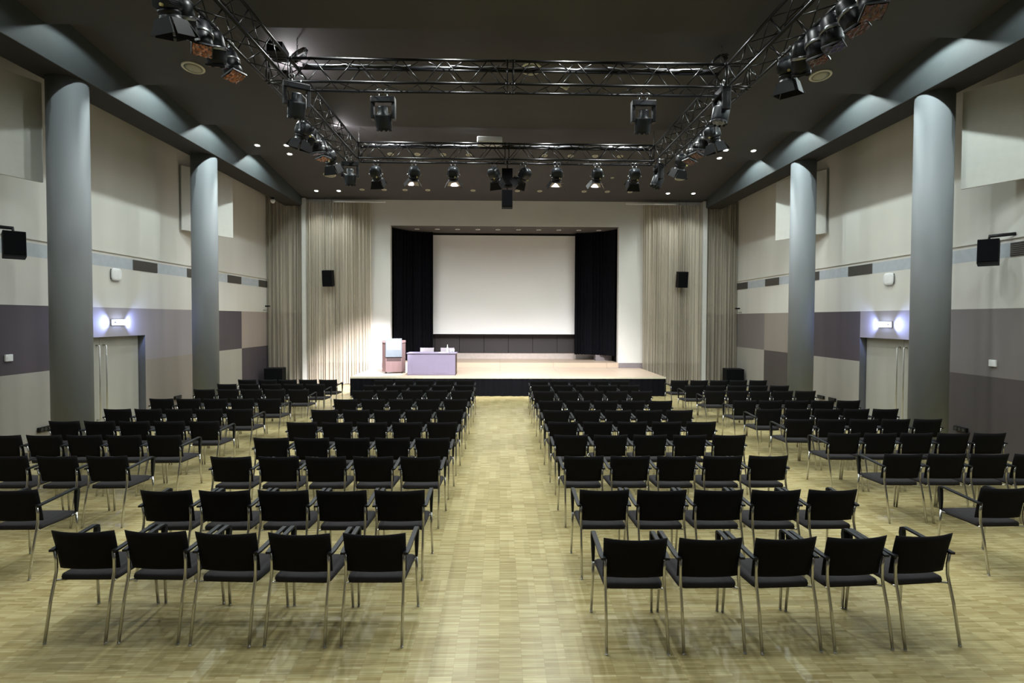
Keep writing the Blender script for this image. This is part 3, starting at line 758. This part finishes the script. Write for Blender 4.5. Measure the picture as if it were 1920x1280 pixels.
# chains with hoist hooks
def chain(x, y, lab):
    z0, z1 = TZ1 + .02, ceil_z(y) - .005
    m = MB(); n = int((z1 - z0) / .035)
    for i in range(n):
        z = z0 + (i + .5) * (z1 - z0) / n; rot = T((x, y, z), rz=(PI / 2) * (i % 2))
        m.tube([(.012 * math.cos(a), 0, .024 * math.sin(a)) for a in [2 * PI * k / 10 for k in range(11)]], .005, 5, caps=False, mat=rot)
    m2 = MB(); m2.v, m2.f, m2.m, m2.s = m.v, m.f, m.m, m.s
    o = m2.build('hoist_chain', M['clamp']); tag(o, lab, 'chain', 'hoist chains')
chain(-3.62, TYF + .05, 'steel hoist chain rising from the left end of the stage-side truss')
chain(3.95, TYF + .05, 'steel hoist chain rising from the right end of the stage-side truss')
chain(-3.55, TYN + .05, 'steel hoist chain rising from the left end of the camera-side truss')
chain(3.9, TYN + .05, 'steel hoist chain rising from the right end of the camera-side truss')
# draped cables
def cable(pts, lab, mat='cable', r=.012, seed=0, sag=.03):
    rnd = random.Random(seed); P = []
    pts = [Vector(p) for p in pts]
    for a, b in zip(pts[:-1], pts[1:]):
        k = max(2, int((b - a).length / .12))
        for i in range(k): 
            p = a + (b - a) * i / k; P.append(p + Vector((rnd.uniform(-.008, .008), rnd.uniform(-.012, .012), -sag * abs(math.sin(i * .5)) * rnd.uniform(.3, 1))))
    P.append(pts[-1])
    o = MB().tube(P, r, 6).build('power_cable', M[mat]); return tag(o, lab, 'cable', 'cables on the trusses')
yb_ = TYN + .185
cable([(-3.5, yb_, TZ1 + .05), (3.8, yb_, TZ1 + .05)], 'thick black cable bundle along the camera-side truss', 'cable', .03, 1, .02)
cable([(-3.5, yb_ - .05, TZ1 + .06), (-1.6, yb_ - .05, TZ1 + .06)], 'grey cable on the camera-side truss, left part', 'cablegrey', .009, 2)
cable([(-.9, yb_ - .05, TZ1 + .06), (.6, yb_ - .05, TZ1 + .06)], 'grey cable on the camera-side truss, middle part', 'cablegrey', .009, 3)
cable([(1.9, yb_ - .05, TZ1 + .06), (3.6, yb_ - .05, TZ1 + .06)], 'grey cable on the camera-side truss, right part', 'cablegrey', .009, 4)
yf_ = TYF + .185
cable([(-3.5, yf_, TZ1 + .05), (3.8, yf_, TZ1 + .05)], 'thick black cable bundle along the stage-side truss', 'cable', .03, 5, .02)
cable([(-2.9, yf_ - .05, TZ1 + .06), (-.2, yf_ - .05, TZ1 + .06)], 'grey cable on the stage-side truss, left part', 'cablegrey', .009, 6)
cable([(.3, yf_ - .05, TZ1 + .06), (3.2, yf_ - .05, TZ1 + .06)], 'grey cable on the stage-side truss, right part', 'cablegrey', .009, 7)
cable([(TXL - .15, 4.8, TZ1 + .04), (TXL - .15, 9.2, TZ1 + .04)], 'black cable bundle along the left lengthwise truss', 'cable', .025, 8)
cable([(TXR + .15, 4.8, TZ1 + .04), (TXR + .15, 9.2, TZ1 + .04)], 'black cable bundle along the right lengthwise truss', 'cable', .025, 9)
def coil(x, y, z, lab, seed):
    rnd = random.Random(seed); P = []
    for i in range(90):
        a = i / 90 * 2 * PI * 7; r = .13 + rnd.uniform(-.02, .02)
        P.append((x + r * math.cos(a), y + .4 * r * math.sin(a) + (i / 90 - .5) * .12, z + r * .9 * math.sin(a + .6)))
    o = MB().tube(P, .011, 6).build('cable_coil', M['cable']); tag(o, lab, 'cable', 'coiled cables')
coil(-3.52, TYN + .05, TZ1 + .16, 'coil of black cable on the left corner of the camera-side truss', 1)
coil(3.86, TYN + .05, TZ1 + .16, 'coil of black cable on the right corner of the camera-side truss', 2)

# fixtures -------------------------------------------------------------
def clamp_pair(t, w):
    for s_ in (-1, 1):
        MB().tube([(s_ * w + .045 * math.cos(a), 0, .038 + .04 * math.sin(a)) for a in [PI * 1.6 * k / 8 - .8 for k in range(9)]], .011, 6).tube([(s_ * w, 0, .0), (s_ * w, 0, -.07)], .010, 6).build('hook_clamp', M['clamp'], t)
def moving_head(loc, rz, lab, tilt=0):
    t = thing('moving_head_spotlight', lab, 'stage light', loc, rz, 'moving head lights')
    clamp_pair(t, .07)
    MB().box(-.215, .215, -.085, .085, -.185, -.07).build('base', M['fixture'], t, bevel=.02)
    MB().box(-.13, .13, -.088, -.084, -.165, -.115).build('display_strip', M['fixgrey'], t)
    for s_ in (-1, 1):
        MB().loft([[(s_ * x, y, z) for x, y in ((.155, -.06), (.215, -.075), (.222, 0), (.215, .075), (.155, .06))] for z in (-.46, -.43, -.20, -.15)], sm=False).build('yoke_arm', M['fixture'], t, bevel=.012)
    R = T((0, 0, -.41), rx=tilt)
    h = MB().lathe([(0, .19), (.07, .18), (.085, .16), (.09, .06), (.135, .045), (.142, .02), (.142, -.16), (.13, -.20), (.11, -.215)], 28, mat=R).build('head', M['fixgrey'], t)
    MB().lathe([(.108, -.216), (.10, -.21), (.05, -.19), (0, -.185)], 24, mat=R).build('lens', M['lens'], h)
    m = MB()
    def rg(r, zz): return [(r * math.cos(2 * PI * j / 60), r * math.sin(2 * PI * j / 60), zz if zz is not None else (-.236 if j % 6 in (0, 1, 2) else -.212)) for j in range(60)]
    m.loft([rg(.120, -.19), rg(.138, -.19), rg(.138, None), rg(.120, None), rg(.120, -.19)], sm=False, caps=False, mat=R)
    m.build('lens_bezel', M['fixture'], h)
    return t
def aim_matrix(d):
    d = Vector(d).normalized(); return d.to_track_quat('-Z', 'Y').to_matrix().to_4x4()
def yoke(t, w, drop, mat='yoke'):
    MB().strap([(-w, 0, -drop), (-w, 0, -.13), (-w + .03, 0, -.09), (w - .03, 0, -.09), (w, 0, -.13), (w, 0, -drop)], .03, .008, (0, 1, 0)).build('yoke', M[mat], t)
    for s_ in (-1, 1): MB().lathe([(.02, 0), (.02, .03)], 12, mat=T((s_ * (w + .0), 0, -drop + .01), ry=s_ * PI / 2)).build('tilt_knob', M['clamp'], t)
def fresnel(loc, rz, d, lab, lens='lens', spread=.62):
    t = thing('theatre_spotlight', lab, 'stage light', loc, rz, 'theatre spotlights with barn doors')
    clamp_pair(t, .05); yoke(t, .15, .28)
    R = Matrix.Translation((0, 0, -.27)) @ aim_matrix(d) @ Matrix.Scale(1.12, 4)
    def ring(w, d, r, z): return [(x, y, z) for x, y in rrect(w, d, r, 4)]
    b = MB().loft([ring(.12, .10, .04, .185), ring(.18, .17, .05, .165), ring(.215, .215, .04, .12), ring(.22, .225, .03, -.02), ring(.19, .19, .06, -.045)], mat=R).build('lamp_body', M['fixgrey'], t)
    MB().lathe([(.092, -.04), (.115, -.05), (.115, -.075), (.108, -.08), (.108, -.12), (.118, -.125), (.118, -.14), (.105, -.14)], 20, mat=R).build('lens_barrel', M['fixture'], b)
    m = MB()
    for k in range(6): m.box(-.118, .118, -.075, .075, -.01 + k * .022, .0 + k * .022, mat=R)
    m.build('cooling_fin', M['fixture'], b)
    MB().lathe([(.016, 0), (.016, .03)], 10, mat=R @ T((.05, -.112, -.02), rx=PI / 2)).build('focus_knob', M['knob'], b)
    MB().lathe([(.10, -.128), (.06, -.137), (0, -.14)], 20, mat=R).build('lens', M[lens], t)
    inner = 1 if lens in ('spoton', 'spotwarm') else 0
    for k in range(4):
        wd = .17 if k % 2 == 0 else .12
        q = R @ T((0, 0, -.135), rz=k * PI / 2) @ T((0, .112, 0), rx=({0: .10, 2: 1.9}.get(k, .55) if inner else spread * (1 if k % 2 == 0 else .8)))
        m = MB(); pts = [(-.10, 0, 0), (.10, 0, 0), (wd * .95, 0, -.17), (-wd * .95, 0, -.17)]
        vs = [q @ Vector(p) for p in pts] + [q @ Vector((p[0], .006, p[2])) for p in pts]
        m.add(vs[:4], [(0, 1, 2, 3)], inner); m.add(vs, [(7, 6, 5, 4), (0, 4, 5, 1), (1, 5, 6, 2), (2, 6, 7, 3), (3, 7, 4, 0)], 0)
        m.build('barn_door', [M['door'], M['doorlit']], t, fix=False)
    MB().tube([(.0, .10, -.15), (.06, .13, -.05), (.10, .06, .05), (.12, .0, .08)], .008, 6).build('power_lead', M['cable'], t)
    return t, Vector(loc) + Vector((0, 0, -.26))
def par(loc, rz, d, lab, gel, s=1.18):
    t = thing('par_spotlight', lab, 'stage light', loc, rz, 'par spotlights with colour gels')
    clamp_pair(t, .05); yoke(t, .135 * s, .26)
    R = Matrix.Translation((0, 0, -.25)) @ aim_matrix(d) @ Matrix.Scale(s, 4)
    c = MB().lathe([(.05, .20), (.085, .18), (.10, .14), (.112, .05), (.112, -.10), (.10, -.16), (.095, -.16), (.092, .02)], 24, mat=R).build('can', M['fixture'], t)
    MB().lathe([(.118, .04), (.121, .03), (.121, .01), (.118, .0)], 24, mat=R).build('rim_band', M['clamp'], c)
    g = MB().box(-.105, .105, -.105, .105, -.185, -.16, mat=R).build('gel_frame', M['fixture'], t, bevel=.004)
    m = MB(); n = 6
    vs = [R @ Vector((-.094 + .188 * i / n, -.094 + .188 * j / n, -.19 + .008 * math.sin(i * 2.1 + j * 1.3))) for j in range(n + 1) for i in range(n + 1)]
    m.add(vs, [(j * (n + 1) + i, j * (n + 1) + i + 1, (j + 1) * (n + 1) + i + 1, (j + 1) * (n + 1) + i) for j in range(n) for i in range(n)])
    m.build('colour_gel', M[gel], g, fix=False)
    MB().tube([(.0, 0, -.08), (.09, .05, -.06), (.08, .1, -.2), (.0, .05, -.12)], .008, 6).build('power_lead', M['cable'], t)
    return t
ZC = TZ0 - .035
moving_head((-2.09, TYN + .185, ZC), 0, 'black moving head hanging left on the camera-side truss', .4)
moving_head((2.56, TYN + .20, ZC), 0, 'black moving head hanging right on the camera-side truss', .38)
moving_head((-3.42, 9.1, ZC), .5, 'black moving head at the left corner of the camera-side truss', .4)
moving_head((3.78, 9.16, ZC), PI / 2, 'black moving head seen edge-on at the right corner, camera-side truss', .2)
moving_head((-3.79, 13.6, ZC), .15, 'black moving head at the left end of the stage-side truss', .4)
moving_head((4.02, 13.6, ZC), PI / 2, 'black moving head seen edge-on at the right end, stage-side truss', .4)
LENS = []
for i, (x, d, lens, lab) in enumerate((
    (-3.22, (.12, .8, -1.0), 'lens', 'unlit spotlight on the stage-side truss, leftmost with closed barn doors'),
    (-2.24, (-.20, .6, -1.0), 'spoton', 'brightly lit spotlight on the stage-side truss aiming at the lectern'),
    (-1.23, (.0, .62, -1.0), 'spotwarm', 'spotlight with pale lit barn doors, third from left on stage-side truss'),
    (-.17, (.45, .8, -1.0), 'lens', 'unlit spotlight just left of the hanging centre loudspeakers'),
    (.6, (-.75, .7, -.9), 'lens', 'unlit spotlight tilted sideways just right of the hanging centre loudspeakers'),
    (1.46, (-.05, .62, -1.0), 'spotwarm', 'spotlight with pale lit barn doors, first right of centre pair'),
    (2.51, (-.05, .62, -1.0), 'spotwarm', 'spotlight with pale lit barn doors, second from right on stage-side truss'),
    (3.49, (-.05, .9, -1.0), 'lens', 'unlit spotlight on the stage-side truss, rightmost with closed barn doors'))):
    fresnel((x, TYF + .185, ZC), 0, d, lab, lens, .62 if lens != 'lens' else .22)
XA = TXL - .185
for y, d, gel, lab, kind in (
    (6.55, (.1, .3, -1), None, 'black barn-door spotlight at the top edge, first of the left cluster', 'f'),
    (6.88, (-.1, .5, -1), 'gel_blue', 'par spotlight in the near left cluster, second from the top edge', 'p'),
    (7.28, (.15, -.25, -1), 'gel_orange', 'par spotlight with orange gel, middle of the near left cluster', 'p'),
    (7.62, (-.1, .4, -1), 'gel_red', 'par spotlight in the near left cluster, above the lowest orange one', 'p'),
    (8.04, (.35, -.15, -1), 'gel_orange', 'par spotlight with orange gel, lowest of the near left cluster', 'p'),
    (10.9, (-.3, .1, -1), None, 'black barn-door spotlight heading the far left cluster', 'f'),
    (11.25, (-.3, -.1, -1), 'gel_orange', 'par spotlight with orange gel, second of the far left cluster', 'p'),
    (11.62, (.2, .2, -1), 'gel_blue', 'pale-flanked par spotlight in the middle of the far left cluster', 'p'),
    (12.05, (.2, -.1, -1), 'gel_orange', 'par spotlight with orange gel, fourth of the far left cluster', 'p'),
    (12.62, (.2, .6, -1), None, 'black barn-door spotlight ending the far left cluster', 'f')):
    if kind == 'f': fresnel((XA, y, ZC), PI / 2, Vector(d) if False else (d[1], -d[0], d[2]), lab, 'lens', .3)
    else: par((XA, y, ZC), PI / 2, (d[1], -d[0], d[2]), lab, gel)
XB = TXR + .185
for y, d, gel, lab, kind in (
    (6.2, (-.1, -.35, -1), 'gel_red', 'par spotlight with dark red gel at the top edge, right cluster', 'p'),
    (6.56, (.25, -.30, -1), 'gel_red', 'shiny par spotlight with red gel, second of the near right cluster', 'p'),
    (6.94, (.1, -.1, -1), 'gel_blue', 'par spotlight with blue gel in the near right cluster', 'p'),
    (7.28, (.1, -.1, -1), 'gel_red', 'par spotlight with red gel, fourth of the near right cluster', 'p'),
    (7.64, (.3, .5, -1), 'gel_blue', 'dark tilted par spotlight, fifth of the near right cluster', 'p'),
    (8.0, (.1, .1, -1), None, 'black barn-door spotlight ending the near right cluster', 'f'),
    (10.82, (.3, .1, -1), None, 'black barn-door spotlight heading the far right cluster', 'f'),
    (11.17, (-.2, .2, -1), 'gel_blue', 'par spotlight second in the far right cluster', 'p'),
    (11.56, (-.3, -.1, -1), 'gel_red', 'par spotlight with red gel, third in the far right cluster', 'p'),
    (12.0, (-.3, -.1, -1), 'gel_red', 'par spotlight with red gel, fourth in the far right cluster', 'p'),
    (12.7, (-.2, .5, -1), None, 'black barn-door spotlight ending the far right cluster', 'f')):
    if kind == 'f': fresnel((XB, y, ZC), PI / 2, (d[1], -d[0], d[2]), lab, 'lens', .3)
    else: par((XB, y, ZC), PI / 2, (d[1], -d[0], d[2]), lab, gel)
# work lights lying on the left truss, shining at the ceiling
for y, lab in ((10.05, 'small work light on the left truss lighting the ceiling, camera-side'), (13.3, 'small work light on the left truss lighting the ceiling, stage-side')):
    t = thing('work_light', lab, 'work light', (TXL - .185, y, TZ1 + .027), 0, 'work lights on the left truss')
    MB().box(-.09, .09, -.16, .16, 0, .06).build('housing', M['fixture'], t, bevel=.008)
    MB().box(-.07, .07, -.14, .14, .06, .064).build('lamp_window', M['lampdim'], t)
    l = bpy.data.lights.new('work_lamp', 'AREA'); l.shape = 'RECTANGLE'; l.size = .14; l.size_y = .28; l.energy = 30; l.color = (1, .95, .97)
    o = bpy.data.objects.new('work_lamp', l); COL.objects.link(o); o.location = (TXL - .185, y, TZ1 + .10); o.rotation_euler = (PI - .25, .5, 0)
t = thing('junction_box', 'black box lying on the left truss near the cross truss corner', 'box', (TXL + .0, 9.28, TZ1 + .027), .1)
MB().box(-.13, .13, -.2, .2, 0, .17).build('housing', M['fixture'], t, bevel=.012)
MB().tube([(-.08, -.15, .17), (-.08, -.15, .21), (-.08, .15, .21), (-.08, .15, .17)], .01, 8).build('handle', M['yoke'], t)
# projector
t = thing('projector', 'white projector standing on the stage-side truss', 'projector', (-.28, TYF - .02, TZ1 + .027))
MB().box(-.32, .32, -.2, .2, 0, .15).build('projector_body', M['white'], t, bevel=.03, seg=3)
MB().lathe([(.05, 0), (.055, .06), (.045, .07)], 18, mat=T((.12, .2, .08), rx=-PI / 2)).build('lens', M['fixture'], t)
MB().box(-.38, -.30, -.05, .05, .01, .035).build('mount_plate', M['clamp'], t)

# ------------------------------------------------------------------ ceiling fittings
def slope_at(y):
    return math.atan2(ceil_z(y + .02) - ceil_z(y - .02), .04) if abs(ceil_z(y + .02) - ceil_z(y - .02)) < .02 else -.14
def downlight(x, y, lab, on, grp, r=.085):
    z = ceil_z(y); t = thing('ceiling_downlight', lab, 'downlight', (x, y, z), 0, grp); t.rotation_euler = (slope_at(y), 0, 0)
    MB().lathe([(r * .72, -.001), (r * .72, -.014), (r, -.012), (r + .004, -.0005)], 28).build('trim_ring', M['offwhite'] if not on else M['white'], t)
    MB().lathe([(r * .70, -.009), (r * .4, -.010), (0, -.010)], 24).build('lamp_face', M['lampon'] if on else M['grille'], t)
    if on:
        l = bpy.data.lights.new('downlight_beam', 'SPOT'); l.energy = 90; l.spot_size = math.radians(95); l.spot_blend = .6; l.shadow_soft_size = .05; l.color = (.93, 1, .98)
        o = bpy.data.objects.new('downlight_beam', l); COL.objects.link(o); o.location = (x, y, z - .04)
lit = [(-6.67, 14.88, 'lit downlight by the left beam, outermost of the upper pair'), (-5.87, 14.86, 'lit downlight left, inner of the upper pair'), (-5.99, 15.40, 'lit downlight left, just below the upper pair'), (-6.49, 19.05, 'lit downlight above the left sheer curtain, outer'), (-5.70, 19.03, 'lit downlight above the left sheer curtain, inner'),
       (6.28, 14.87, 'lit downlight right, inner of the upper pair'), (7.07, 14.89, 'lit downlight by the right beam, outermost of the upper pair'), (6.31, 15.38, 'lit downlight right, just below the upper pair'), (6.87, 18.99, 'lit downlight above the right sheer curtain'), (5.96, 19.0, 'lit downlight above the right sheer curtain, inner'),
       (-3.45, 14.78, 'lit downlight behind the truss, first right of the left chain'), (-2.66, 14.79, 'lit downlight behind the truss, second right of the left chain'), (3.02, 14.72, 'lit downlight behind the truss, second left of the right chain'), (3.85, 14.78, 'lit downlight behind the truss, next to the right chain')]
for x, y, lab in lit: downlight(x, y, lab, True, 'lit ceiling downlights')
P8 = ['leftmost', 'second from left', 'third from left', 'fourth from left', 'fourth from right', 'third from right', 'second from right', 'rightmost']
for i, x in enumerate((-3.13, -2.37, -1.64, -.91, 1.25, 2.0, 2.70, 3.42)):
    downlight(x, 15.34, 'unlit pale downlight seen through the stage-side truss, %s of eight' % P8[i], False, 'unlit downlights behind the truss')
P11 = ['leftmost', 'second from left', 'third from left', 'fourth from left', 'fifth from left', 'just right of centre', 'sixth from right', 'fourth from right', 'third from right', 'second from right', 'rightmost']
for i, x in enumerate((-4.85, -4.08, -3.35, -2.56, -.97, .59, 1.38, 2.95, 3.77, 4.58)):
    downlight(x, 18.9, 'unlit downlight in the row above the stage wall, %s' % P11[i], False, 'unlit downlights above the stage wall')
def ceiling_speaker(x, y, lab, r=.2):
    t = thing('ceiling_speaker', lab, 'ceiling speaker', (x, y, ceil_z(y)), 0, 'round ceiling speakers'); t.rotation_euler = (slope_at(y), 0, 0)
    MB().lathe([(r * .8, -.001), (r * .8, -.02), (r * .93, -.022), (r, -.012), (r, -.0005)], 40).build('rim', M['offwhite'], t)
    MB().lathe([(r * .79, -.016), (r * .4, -.02), (0, -.021)], 36).build('grille', M['grille'], t)
ceiling_speaker(-5.82, 10.34, 'round cream ceiling speaker near the left column, nearest on left')
ceiling_speaker(6.19, 10.32, 'round cream ceiling speaker near the right column, nearest on right')
ceiling_speaker(-5.58, 17.64, 'round cream ceiling speaker towards the left sheer curtain')
ceiling_speaker(5.96, 17.63, 'round cream ceiling speaker towards the right sheer curtain')
ceiling_speaker(.57, 10.23, 'round cream ceiling speaker behind the camera-side truss, centre')
t = thing('smoke_detector', 'small white smoke detector behind the camera-side truss', 'smoke detector', (1.28, 10.75, ceil_z(10.75)))
MB().lathe([(.09, 0), (.09, -.03), (.075, -.05)], 24).build('base', M['offwhite'], t)
MB().lathe([(.06, -.05), (.055, -.08), (.03, -.10), (0, -.10)], 20).build('sensor_head', M['offwhite'], t)
t = thing('smoke_detector', 'tiny white ring detector on the ceiling right of stage centre', 'smoke detector', (3.68, 17.64, ceil_z(17.64)))
MB().lathe([(.06, 0), (.06, -.02), (.05, -.035)], 24).build('base', M['offwhite'], t)
MB().lathe([(.035, -.035), (.03, -.05), (0, -.052)], 20).build('sensor_head', M['grille'], t)
for i in range(10):
    x = -3.2 + i * .775
    if i >= 5: x += .02
    t = thing('stage_downlight', 'small round downlight in the soffit over the screen, %s' % (['leftmost of ten', 'second from left', 'third from left', 'fourth from left', 'fifth from left', 'fifth from right', 'fourth from right', 'third from right', 'second from right', 'rightmost of ten'][i]), 'downlight', (x, 20.62, PZ), 0, 'downlights over the screen')
    MB().lathe([(.06, -.001), (.06, -.014), (.092, -.012), (.095, -.0005)], 24).build('trim_ring', M['white'], t)
    MB().lathe([(.058, -.008), (0, -.009)], 20).build('lamp_face', M['fixgrey'], t)

# ------------------------------------------------------------------ light
def spot(loc, d, e, ang, col, soft=.06, blend=.5, name='lamp'):
    l = bpy.data.lights.new(name, 'SPOT'); l.energy = e; l.spot_size = math.radians(ang); l.spot_blend = blend; l.shadow_soft_size = soft; l.color = col
    o = bpy.data.objects.new(name, l); COL.objects.link(o); o.location = loc; o.rotation_euler = Vector(d).to_track_quat('-Z', 'Y').to_euler(); return o
COOL = (.95, 1.0, .975)
for s_ in STEPS[1:]:                                  # lamps hidden behind each ceiling step
    k = {-.07: .12, 2.13: .28, 4.33: .6, 6.53: .8}.get(s_, 1.0)
    for x, kk in ((BLI + .66, 1 if s_ > 8.8 else .3), (BRI - .66, 1)): spot((x, s_ + .27, 7.27), (0, 0, -1), 125 * kk, 156, (.86, 1.0, .98), .025, .22, 'side_lamp')
    for x, q in ((-4.9, .85), (-3.0, 1), (-1.0, 1.05), (1.3, 1.05), (3.3, 1), (5.2, .85)): spot((x, s_ + .42, 7.27), (0, 0, -1), 165 * k * q, 152, COOL, .06, .75, 'recess_lamp')
for x0, e in ((-1.23, 2500), (1.46, 1500), (2.51, 1500)):      # the warm stage spots
    spot((x0, TYF + .33, ZC - .40), (0, .86, -1.0), e, 58, (1.0, .955, .98), .05, .7, 'stage_spot')
spot((-2.30, TYF + .33, ZC - .40), (-.49, 1.0, -1.10), 15500, 33, (.97, .93, 1.0), .05, 1.0, 'lectern_spot')

wd = bpy.data.worlds.new('dim_world'); S.world = wd; wd.use_nodes = True
wd.node_tree.nodes['Background'].inputs[0].default_value = (.02, .02, .02, 1); wd.node_tree.nodes['Background'].inputs[1].default_value = .1

# ------------------------------------------------------------------ camera
cam = bpy.data.cameras.new('camera'); co = bpy.data.objects.new('camera', cam); COL.objects.link(co)
f, H = 1000.0, 2.45
yv = Vector(((938 - 960) / f, (597 - 622) / f, 1)).normalized()
d0 = Vector((-math.sin(.003), math.cos(.003), 0)); dn = (d0 - yv * d0.dot(yv)).normalized(); xv = dn.cross(yv)
R = Matrix((xv, yv, -dn))                    # rows: world axes in camera coordinates (right, down, forward)
right, down, fwd = R.col[0], R.col[1], R.col[2]
co.matrix_world = Matrix(((right.x, -down.x, -fwd.x, 0), (right.y, -down.y, -fwd.y, 0), (right.z, -down.z, -fwd.z, H), (0, 0, 0, 1)))
cam.sensor_width = 36; cam.lens = f / 1920 * 36; cam.shift_y = -18 / 1920; cam.clip_end = 100
S.camera = co
vs = S.view_settings; vs.view_transform = 'Standard'; vs.look = 'None'; vs.gamma = 1; vs.use_curve_mapping = False; vs.exposure = .29
